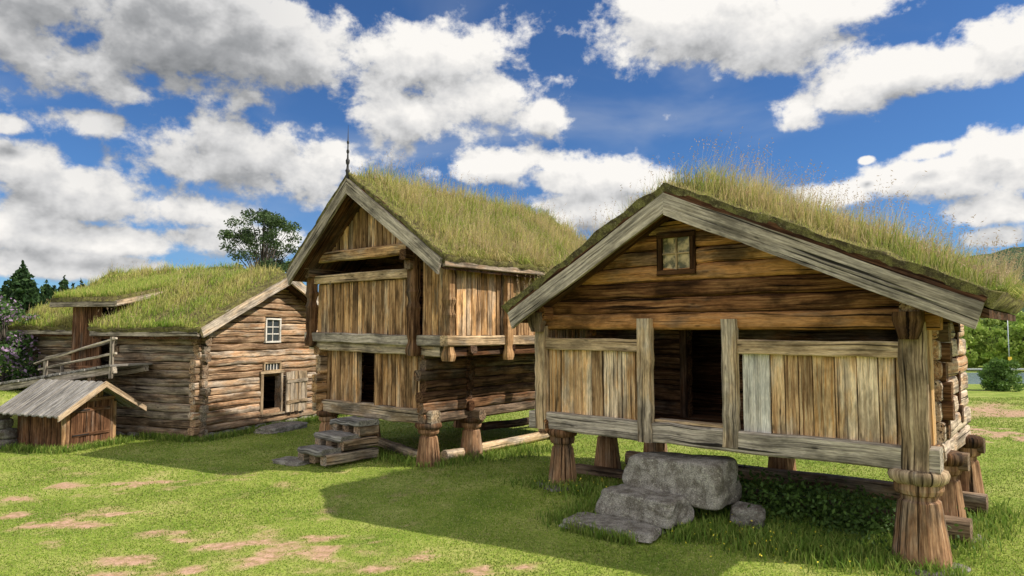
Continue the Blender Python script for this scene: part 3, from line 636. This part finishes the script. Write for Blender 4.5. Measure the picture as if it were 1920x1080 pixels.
X0,Y0=wloc(Cc,2.1,-.75); o=rock('door_slab',(X0,Y0,.06),(.7,1.5,.2),88,'rock',5,.1,None,R(-20)); tag(o,'long flat stone below the open cabin door','stone slab')
# ================================================================== D : barn
Dd=empty('turf_barn',(-7.75,17.1,0),R(68),'long dark turf-roofed log barn at the left with raised plank porch','barn')
dl=(.75,2.82);da=(4.2,4.66);dr=(7.6,2.82)
for x in (1.2,7.2):
    mb=MB(); logs(mb,'y',2.9,8.2,.9,2.85,x,.22,.2,.2); mb.build('side_wall',M['barn'],Dd)
def clipD(z):
    zz=z+.2; return (dl[0]+(zz-dl[1])/(da[1]-dl[1])*(da[0]-dl[0]), dr[0]+(zz-dr[1])/(da[1]-dr[1])*(da[0]-dr[0]))
for y in (2.9,8.1):
    mb=MB(); logs(mb,'x',1.2,7.2,.5,4.4,y,.24,.2,.2,(),clipD); mb.build('gable_wall',M['barn'],Dd)
rf=turf_roof(Dd,dl,da,dr,2.5,8.6,61,820,(.07,.28),.016,roofpalC,tall=.5,stalks=.05,crest=.07,bump=.12)
mb=MB(); mb.beam((.75,2.5,2.66),(.75,8.6,2.66),.1,.14,ns=8,jit=.012); mb.build('eave_board',M['grey'],rf)
mb=MB(); planks(mb,'y',4.15,5.34,1.6,3.40,.45,.19,.04); mb.build('porch_wall',M['door'],Dd)
for ax,a,b,c in (('y',3.44,3.6,.45),('x',.45,1.2,3.42),('x',.45,1.2,5.36)):
    mb=MB(); planks(mb,ax,a,b,1.6,3.4,c,.2,.04); mb.build('porch_post' if ax=='y' else 'porch_wall',M['door'],Dd)
mb=MB(); planks(mb,'y',3.5,5.3,1.7,3.4,1.17,.2,.03); mb.build('inner_door',M['dlog'],Dd)
mb=MB(); mb.box(.42,1.2,3.4,5.4,1.66,1.72); mb.build('porch_floor',M['door'],Dd)
mb=MB(); mb.beam((.05,3.1,3.42),(.05,5.7,3.42),.1,.14,ns=5,jit=.008); mb.prism([(.05,3.40),(.05,3.44),(3.6,4.24),(3.6,4.20)],3.12,5.68); mb.prism([(.45,3.36),(1.2,3.36),(1.2,3.5),(.45,3.42)],3.44,5.36)
pr=mb.build('porch_roof',M['grey'],Dd)
mb=MB(); mb.prism([(.0,3.36),(.0,3.50),(3.7,4.34),(3.7,4.20)],3.03,3.10,None,(1,.23)); mb.build('bargeboard',M['barge'],pr)
n=16000; bx=RNG.uniform(.02,3.6,n); by=RNG.uniform(3.12,5.7,n); bz=3.53+(bx-.05)*.225
gx_=np.array([[.02,3.1,3.45],[3.6,3.1,4.25],[3.6,5.7,4.25],[.02,5.7,3.45],[.02,3.12,3.62],[3.6,3.12,4.42],[3.6,5.68,4.42],[.02,5.68,3.62]])
np_mesh('turf',gx_,np.array([4,5,6,7,0,1,5,4,3,0,4,7,2,3,7,6]),np.arange(4)*4,np.full(4,4),None,M['soil'],pr)
o=blades('porch_grass',np.stack([bx,by,bz+.06],1),RNG.uniform(.06,.26,n),np.full(n,.016),gcol(n,roofpalC,.25),M['grass'],pr,.7); o['kind']='stuff'
Rp=empty('plank_ramp',(-7.75,17.1,0),R(68),'grey plank ramp with pole handrails rising to the barn porch','ramp')
rz=lambda y:1.86-(y-1.5)*.135
mb=MB(); y=1.5
while y<5.9:
    g1=-.13 if y<3.0 else .42
    mb.beam((-1.30+random.uniform(-.04,.04),y+.07,rz(y)),(g1,y+.07,rz(y)),.138,.05,jit=.004,ns=2); y+=.145
mb.build('deck',M['roofboard'],Rp)
for g_ in (-1.18,-.3):
    mb=MB(); mb.beam((g_,1.5,rz(1.5)-.1),(g_,5.9,rz(5.9)-.1),.12,.16,ns=6,jit=.01); mb.build('joist',M['grey'],Rp)
for g_,y,hh_ in ((-1.24,1.55,.70),(-1.24,3.9,.42),(.36,5.6,.5)):
    zb=rz(y)-.3; mb=MB(); mb.beam((g_,y,zb),(g_,y,rz(y)+hh_),.075,.075,ns=4,jit=.005); mb.build('handrail_post',M['grey'],Rp)
for y in (2.4,4.6):
    mb=MB(); mb.beam((-1.1,y,0),(-1.1,y,rz(y)-.15),.13,.13,ns=3,jit=.005); mb.build('support_post',M['beam'],Rp)
for p,q in (((-1.24,1.40,2.52),(-1.26,4.3,1.86)),((-1.20,1.45,2.16),(-1.22,4.2,1.72)),((.34,2.95,2.5),(.36,6.3,1.92))):
    mb=MB(); mb.beam(p,q,.055,.055,ns=8,kind='log',jit=.008); mb.build('handrail',M['grey'],Rp)
# ================================================================== E : small cellar shed
E=empty('cellar_shed',(-10.16,15.57,0),R(68),'tiny plank shed with grey board roof and brown door','shed')
mb=MB(); planks(mb,'x',-.02,.14,0,1.0,0,.14,.04); planks(mb,'x',1.18,1.34,0,1.0,0,.14,.04); planks(mb,'x',.14,1.18,1.07,1.4,0,.16,.04,top=lambda x:1.42-.70*abs(x-.66)); mb.build('front_wall',M['loft'],E)
mb=MB(); planks(mb,'y',.02,1.5,0,.94,0,.18,.04); mb.build('side_wall',M['door'],E)
mb=MB(); planks(mb,'y',.02,1.5,0,.94,1.32,.18,.04); mb.build('side_wall',M['door'],E)
mb=MB(); planks(mb,'x',0,1.32,0,.98,1.5,.2,.04,top=lambda x:1.38-.70*abs(x-.66)); mb.build('rear_wall',M['door'],E)
mb=MB(); planks(mb,'x',.17,1.15,.1,1.05,-.03,.2,.035); dr_=mb.build('door',M['door'],E)
for z in (.26,.82):
    mb=MB(); mb.box(.2,1.12,-.075,-.05,z,z+.08); cb_=mb.build('cross_batten',M['door'],dr_)
for z in (.85,.29):
    mb=MB(); mb.box(.2,.6,-.085,-.077,z,z+.025); mb.build('hinge',M['iron'],dr_)
for q in ((.08,.16,-.05,.03,0,1.05),(1.16,1.24,-.05,.03,0,1.05),(.06,1.26,-.06,.03,1.05,1.13),(.06,1.26,-.08,-.052,.02,.10)):
    mb=MB(); mb.box(*q); mb.build('door_frame',M['pier'],E)
mb=MB(); s_=.70; y=-.48; k=0; ZR=1.47
while y<1.75:
    wd_=.125; dz=.022*(k%2); r=.5+random.uniform(-.3,.3)
    for sg in (-1,1):
        x1=.66+sg*1.08; z1=ZR-s_*1.08*.9
        mb.prism([(.66,ZR+dz),(x1,z1+dz),(x1,z1+.03+dz),(.66,ZR+.03+dz)] if sg>0 else [(.66,ZR+.03+dz),(x1,z1+.03+dz),(x1,z1+dz),(.66,ZR+dz)],y,y+wd_-.004,r,(x1-.66,z1-ZR))
    y+=wd_; k+=1
rfE=mb.build('roof',M['roofboard'],E)
for sg in (-1,1):
    mb=MB(); x1=.66+sg*1.10; z1=ZR-s_*1.10*.9; pl=[(.66,ZR+.06),(x1,z1+.06),(x1,z1-.06),(.66,ZR-.08)]
    mb.prism(pl if sg>0 else pl[::-1],-.52,-.485,None,(x1-.66,z1-ZR)); mb.build('bargeboard',M['barge'],rfE)
Wd=empty('stone_wall',(-11.6,15.95,0),R(170),'low dry-stone retaining wall left of the tiny shed','stone wall')
k=0
for row in range(4):
    x=random.uniform(-.2,.1)
    while x<4:
        w_=random.uniform(.28,.6); rock('stone',(x+w_/2,-.05+row*.03,.1+row*.22),(w_,.5,.25),500+k,'rockd',3.5,.12,Wd,0,7); x+=w_*.93;k+=1
# ------------------------------------------------------------------ trees and bushes
def tree(name,x,y,h,rx,label,cat='tree',group=None,pal=None,n=6000,ls=.22,shape='round',base=.25,seed=1,zb=None,nc=26,cr=(.18,.36)):
    rs=np.random.RandomState(seed); z0=gz(x,y) if zb is None else zb
    t=empty(name,(x,y,z0),0,label,cat,group)
    mb=MB(); pts=[(0,0,-.2),(rx*.05,0,h*.35),(-rx*.03,rx*.04,h*.65),(0,0,h*.93)]; r0=h*.018
    mb.tube(pts,[r0,r0*.8,r0*.45,r0*.1])
    cs=[]
    if shape=='round':
        for i in range(nc):
            a=rs.rand()*6.28; u=rs.rand()**.6; ph=rs.uniform(-1,1)
            c=(math.cos(a)*rx*u*.85*math.sqrt(max(.05,1-ph*ph*.8)),math.sin(a)*rx*u*.85*math.sqrt(max(.05,1-ph*ph*.8)),h*(base+(1-base)*.5)+ph*h*(1-base)*.42)
            cs.append((c,rx*rs.uniform(*cr))); mb.tube([(0,0,max(.1*h,c[2]*.55)),(c[0]*.5,c[1]*.5,c[2]*.85),c],[r0*.28,r0*.16,r0*.04],4)
        k=rs.randint(0,len(cs),n); cc=np.array([c[0] for c in cs])[k]; rr=np.array([c[1] for c in cs])[k]
        d=rs.normal(size=(n,3)); d/=np.linalg.norm(d,axis=1)[:,None]; P=cc+d*(rr*rs.rand(n)**.45)[:,None]*np.array([1,1,.75])
        sh=.65+.6*rs.rand(len(cs))[k]
    else:
        u=rs.rand(n)**.6; zz=h*(1-u*(1-base*.4)); lay=np.floor(zz/(h*.07)); zz=(lay+rs.rand(n)**2*.8)*h*.07; u=np.clip(1-zz/h,0,1)
        a=rs.rand(n)*6.28; br_=.75+.35*np.sin(a*5+lay*2.3)*np.sin(a*3+lay); rad=rx*u**.8*np.sqrt(rs.rand(n))*br_
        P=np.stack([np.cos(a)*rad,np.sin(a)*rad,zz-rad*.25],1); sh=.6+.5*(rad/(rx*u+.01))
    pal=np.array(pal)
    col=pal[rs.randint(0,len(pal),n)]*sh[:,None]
    mb.build('trunk',M['bark'],t)
    leaves('crown',P,ls*(.6+.8*rs.rand(n)),col,M['leaf'],t); return t
tree('birch_tree',-14.3,39,9.1-.2,2.7,'dark leafy tree rising behind the cabin roof',pal=[(.05,.08,.03),(.075,.115,.04),(.10,.15,.06)],n=14000,ls=.14,base=.40,seed=6,nc=80,cr=(.12,.22))
conp=[(.03,.065,.02),(.055,.10,.03),(.025,.05,.018)]
tree('spruce_tree',-25.9,36,5.6,3.2,'dark spruce at the far left edge behind the barn',pal=conp,n=12000,ls=.26,shape='cone',seed=5,zb=.6)
for i,(px_,top,dd) in enumerate(((85,528,60),(118,520,62),(150,528,64),(172,540,66),(62,532,58),(8,530,55),(100,538,57),(135,536,59),(30,540,54),(195,545,66))):
    xx_=(px_-960)/F*dd; hh_=2.7+(620-top)*dd/F-1.0
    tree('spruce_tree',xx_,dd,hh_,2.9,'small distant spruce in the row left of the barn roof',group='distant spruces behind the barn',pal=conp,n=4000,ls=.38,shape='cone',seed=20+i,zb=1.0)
tree('lilac_bush',-15.3,20.6,2.7,1.4,'flowering lilac bush beside the left end of the barn','bush',pal=[(.07,.14,.035),(.11,.18,.05),(.08,.14,.04),(.42,.28,.42)],n=7000,ls=.12,base=.0,seed=8,zb=1.0,nc=40,cr=(.2,.36))
tree('leafy_bush',-16.2,18.9,1.9,1.2,'low green bush at the left frame edge below the lilac','bush',pal=[(.09,.16,.035),(.13,.20,.05)],n=5000,ls=.12,base=.0,seed=9,zb=.9)
rt=[(.36,.48,.09),(.45,.54,.12),(.28,.40,.08)]
for i in range(18):
    px_=1775+i*13; dd=140+(i*37)%50; xx_=(px_-960)/F*dd; topy=576+((i*53)%34); hh_=2.7+(620-topy)*dd/F+5.6
    tree('roadside_tree',xx_,dd,max(7,hh_),4.8,'bright green leafy tree in the row beyond the road',group='trees beyond the road',pal=rt,n=3500,ls=.8,base=.0,seed=40+i,zb=-6,nc=36)
bx_,by_=gp(1882,742,-.3)
tree('round_bush',bx_,by_,1.5,1.0,'dense dark green round bush on the meadow at right','bush',pal=[(.12,.21,.045),(.17,.27,.06)],n=8000,ls=.11,base=0,seed=60,zb=gz(bx_,by_)-.1,nc=50)
def sheet(name,pts,mat,kind='structure'):
    me=bpy.data.meshes.new(name); me.from_pydata(pts,[],[tuple(range(len(pts)))]); me.materials.append(M[mat]); o=link(bpy.data.objects.new(name,me)); o['kind']=kind; return o
sheet('water',[(35,62,-3.7),(160,62,-3.7),(200,105,-3.7),(60,105,-3.7)],'water')
sheet('road',[(60,118,-5.6),(260,118,-5.6),(260,125,-5.6),(60,125,-5.6)],'asphalt')
G=empty('guard_rail',(70,112,-4.2),0,'pale steel guard rail along the distant road','guard rail')
mb=MB(); mb.box(0,60,0,.08,.5,.75); mb.build('rail',M['steel'],G)
for i in range(16): mb=MB(); mb.box(i*4-.06,i*4+.06,.09,.2,-1.5,.7); mb.build('post',M['steel'],G)
def lamp(px_,topy,dd,label):
    x=(px_-960)/F*dd; zt=2.7+(620-topy)*dd/F; e_=empty('street_lamp',(x,dd,-5.6),0,label,'street lamp')
    mb=MB(); mb.tube([(0,0,0),(0,0,zt+5.6)],[.09,.06],8); mb.build('pole',M['steel'],e_)
    mb=MB(); mb.tube([(0,0,zt+5.55),(-1.1,0,zt+5.8)],[.06,.05],6); mb.box(-1.9,-1.0,-.12,.12,zt+5.72,zt+5.86); mb.build('lamp_head',M['steel'],e_)
lamp(1888,587,114,'tall grey street lamp beside the distant road')
s_=empty('road_sign',((1889-960)/F*110,110,-5.6),0,'small yellow road sign below the street lamp','road sign')
mb=MB(); mb.tube([(0,0,0),(0,0,4)],[.05,.05],6); mb.build('post',M['steel'],s_); mb=MB(); mb.box(-.32,.32,-.08,-.055,3.4,4.1); mb.build('panel',M['yellow'],s_)
hx=np.linspace(350,1500,60); hy=np.linspace(620,1300,24); HX,HY=np.meshgrid(hx,hy)
HZ=-8+150*sst(380,900,HX)*sst(620,900,HY)*(.75+.4*fbm(HX,HY,.006,3,4))+14*fbm(HX,HY,.03,5,4)
I=np.arange(HX.size).reshape(HX.shape); f=np.stack([I[:-1,:-1],I[:-1,1:],I[1:,1:],I[1:,:-1]],-1).reshape(-1,4)
M['hill']=rockmat('forest_hill',(.04,.065,.035),(.09,.13,.05),(.10,.14,.06),.02,3)
o=np_mesh('hill',np.stack([HX,HY,HZ],-1).reshape(-1,3),f.ravel(),np.arange(len(f))*4,np.full(len(f),4),None,M['hill'],None,True); o['kind']='structure'
# ------------------------------------------------------------------ weeds
def strip(e_,pts,n,spread=.15):
    P=[];tot=sum((Vector(pts[i+1])-Vector(pts[i])).length for i in range(len(pts)-1))
    for i in range(len(pts)-1):
        a=Vector(pts[i]);b=Vector(pts[i+1]);m_=int(n*(b-a).length/tot)
        for _ in range(m_):
            q=a.lerp(b,random.random()); P.append(wloc(e_,q.x+random.gauss(0,spread),q.y+random.gauss(0,spread)))
    return P
P=strip(A,[(-2.4,.35),(-.3,.3)],9000,.32)+strip(A,[(-5.6,-.1),(-4.0,-.1)],1500,.22)+strip(A,[(-2.2,-.6),(-.4,-.25)],3500,.28)+strip(A,[(.1,.6),(.5,3.5)],1500,.2)+strip(A,[(-4.2,-1.5),(-3.9,-.3)],900,.15)+strip(A,[(-3.9,-1.6),(-2.9,-1.6)],500,.05)+strip(A,[(-.4,-.35),(.4,-.2)],500,.1)+strip(A,[(-2.6,-1.1),(-2.3,-.5)],600,.1)
P=P+strip(B,[(-3.5,-.1),(.2,0)],1500,.2)+strip(B,[(.3,0),(.6,3)],1200,.3)
P=P+strip(Cc,[(5.4,-.25),(0,-.25),(-.25,0),(-.25,1.6)],4000,.13)+strip(E,[(-.3,1.3),(-.2,-.2),(1.5,-.2)],1500,.12)
P=np.array(P); n=len(P); z=terrain(P[:,0],P[:,1])
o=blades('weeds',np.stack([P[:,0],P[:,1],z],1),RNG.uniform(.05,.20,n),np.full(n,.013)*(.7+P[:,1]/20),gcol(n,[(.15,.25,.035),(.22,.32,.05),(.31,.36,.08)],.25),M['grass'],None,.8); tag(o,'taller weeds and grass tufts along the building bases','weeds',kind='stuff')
P=np.array(strip(A,[(-2.2,.6),(-.4,.5)],5000,.3)); n=len(P); z=terrain(P[:,0],P[:,1])
zz=z+RNG.random(n)**1.3*.55
o=leaves('nettles',np.stack([P[:,0],P[:,1],zz],1),RNG.uniform(.04,.09,n),gcol(n,[(.06,.11,.02),(.09,.15,.03),(.07,.12,.03)],.3),M['leaf']); tag(o,'dark leafy nettles growing in the shade under the nearest storehouse','nettles',kind='stuff')
P=np.array(strip(A,[(-2.5,-.9),(-.8,-.6)],70,.4)+strip(A,[(-5.5,-.2),(-4.3,-.2)],35,.25)); n=len(P); z=terrain(P[:,0],P[:,1])
o=leaves('buttercups',np.stack([P[:,0],P[:,1],z+RNG.uniform(.08,.22,n)],1),np.full(n,.03),np.ones((n,3))*np.array((.75,.6,.03)),M['flower']); tag(o,'scattered yellow buttercups near the granite steps','flowers',kind='stuff')
# ------------------------------------------------------------------ world
W=bpy.data.worlds.new('World'); bpy.context.scene.world=W; W.use_nodes=True; nt=W.node_tree; nt.nodes.clear(); T=NT(nt)
sv=Vector((1,-.15,1)).normalized(); el=math.asin(sv.z); az=math.atan2(sv.x,sv.y)
sky=T.n('ShaderNodeTexSky',sky_type='NISHITA'); sky.sun_disc=False; sky.sun_elevation=el; sky.sun_rotation=az; sky.altitude=600; sky.air_density=1.0; sky.dust_density=.3; sky.ozone_density=2.5
tc=T.n('ShaderNodeTexCoord').outputs['Generated']
BL=[(330,50,400,130),(120,120,200,70),(560,100,130,90),(800,120,150,80),(900,190,160,85),(760,215,110,70),(1000,210,70,50),(460,290,200,80),(580,330,100,60),
    (150,375,260,50),(40,320,85,50),(60,430,180,38),(330,395,200,38),(170,450,260,34),(420,450,160,34),(160,500,280,28),(1300,40,260,80),(1450,70,140,70),(1590,15,130,36),(1500,215,70,40),(1580,180,90,52),(1690,145,95,50),(1790,120,105,50),(1890,80,90,60),
    (1780,325,170,42),(1870,285,100,50),(1735,284,52,20),(1625,300,16,8),(1550,365,95,34),(1860,400,90,34),(1060,340,120,46),(930,310,140,38),(1190,335,80,42),(170,228,100,28),(1090,385,190,38),(20,235,34,16),(1000,410,160,30),(1880,440,90,24)]
def azel(px_,py_):
    d=ray(px_,py_).normalized(); return math.atan2(d.x,d.y),math.asin(d.z)
def field(dv,up,det):
    if up: dv=T.vm('ADD',dv,(0,0,up))
    s3=T.n('ShaderNodeSeparateXYZ'); T.l(dv,s3.inputs[0])
    a=T.math('ARCTAN2',s3.outputs[0],s3.outputs[1]); e_=T.math('ARCSINE',s3.outputs[2])
    cb=T.n('ShaderNodeCombineXYZ'); T.l(a,cb.inputs[0]); T.l(e_,cb.inputs[1]); pv=cb.outputs[0]
    m_=None
    for (x,y,rx,ry) in BL:
        c0=azel(x,y); ra=abs(azel(x+rx,y)[0]-azel(x-rx,y)[0])/2; re_=abs(azel(x,y-ry)[1]-azel(x,y+ry)[1])/2
        l=T.vm('LENGTH',T.vm('MULTIPLY_ADD',pv,(1/ra,1/re_,0),(-c0[0]/ra,-c0[1]/re_,0)),out=1)
        m_=l if m_ is None else T.math('SMOOTH_MIN',m_,l,.25)
    m_=T.math('MULTIPLY',T.math('MINIMUM',m_,T.mr(s3.outputs[1],-.25,.45,.85,1.5)),.85)  # extra cloud cover added behind the camera, out of view, for fill light
    sv_=T.vm('MULTIPLY',dv,(1,1,1.3))
    n1=T.noise(sv_,8.5,det,.60,.15); n2=T.noise(sv_,27,max(3,det-4),.60,.1)
    return T.math('ADD',T.math('ADD',T.math('SUBTRACT',1.0,m_),T.math('MULTIPLY',T.math('SUBTRACT',n1,.5),2.5)),T.math('MULTIPLY',T.math('SUBTRACT',n2,.5),1.1)),s3
D0,s0=field(tc,0,9); D1,_=field(tc,.03,5)
cov=T.mr(D0,.0,.42)
lt=T.math('ADD',T.math('MULTIPLY',T.math('SUBTRACT',D0,D1),.5),.74)
lt=T.math('SUBTRACT',lt,T.mr(D0,.45,1.5,0,.34),clamp=True)
cc0=ray(280,50).normalized()
dk=T.mr(T.vm('LENGTH',T.vm('SUBTRACT',tc,tuple(cc0)),out=1),.06,.40,.32,0); lt=T.math('SUBTRACT',lt,dk,clamp=True)
cc=T.ramp(lt,[(0,(.20,.215,.235)),(.35,(.40,.415,.44)),(.62,(.71,.72,.74)),(.9,(1.0,.99,.975))])
bk=T.mr(s0.outputs[1],-.3,.15,1.9,1.0)  # unseen rear clouds brightened as added fill for the shaded facades
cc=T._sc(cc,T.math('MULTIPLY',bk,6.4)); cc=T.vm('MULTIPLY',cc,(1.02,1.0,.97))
sk=T.vm('MULTIPLY',sky.outputs[0],(.31,.49,.71))
wv=T.vm('MULTIPLY',tc,(1.2,1.2,3.0)); wn=T.noise(wv,2.0,5,.5,.6); wis=T.math('MULTIPLY',T.mr(wn,.48,.75),.30)
sk=T.mix(wis,sk,(4.4,4.6,4.8))
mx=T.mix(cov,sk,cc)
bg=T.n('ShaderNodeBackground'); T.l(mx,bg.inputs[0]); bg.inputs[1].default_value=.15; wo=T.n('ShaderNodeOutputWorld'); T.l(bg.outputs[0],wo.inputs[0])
sl=bpy.data.lights.new('sun','SUN'); sl.energy=5.0; sl.angle=R(.5); sl.color=(1,.94,.84); so=link(bpy.data.objects.new('sun',sl)); so.rotation_euler=sv.to_track_quat('Z','Y').to_euler(); so.location=(20,-3,20)
cam=bpy.data.cameras.new('camera'); cam.lens=24; cam.sensor_width=36; cam.clip_end=6000; co=link(bpy.data.objects.new('camera',cam)); co.location=(0,0,CH); co.rotation_euler=(math.pi/2+PITCH,0,0)
sc=bpy.context.scene; sc.camera=co; sc.view_settings.view_transform='Standard'; sc.view_settings.look='None'; sc.view_settings.exposure=0
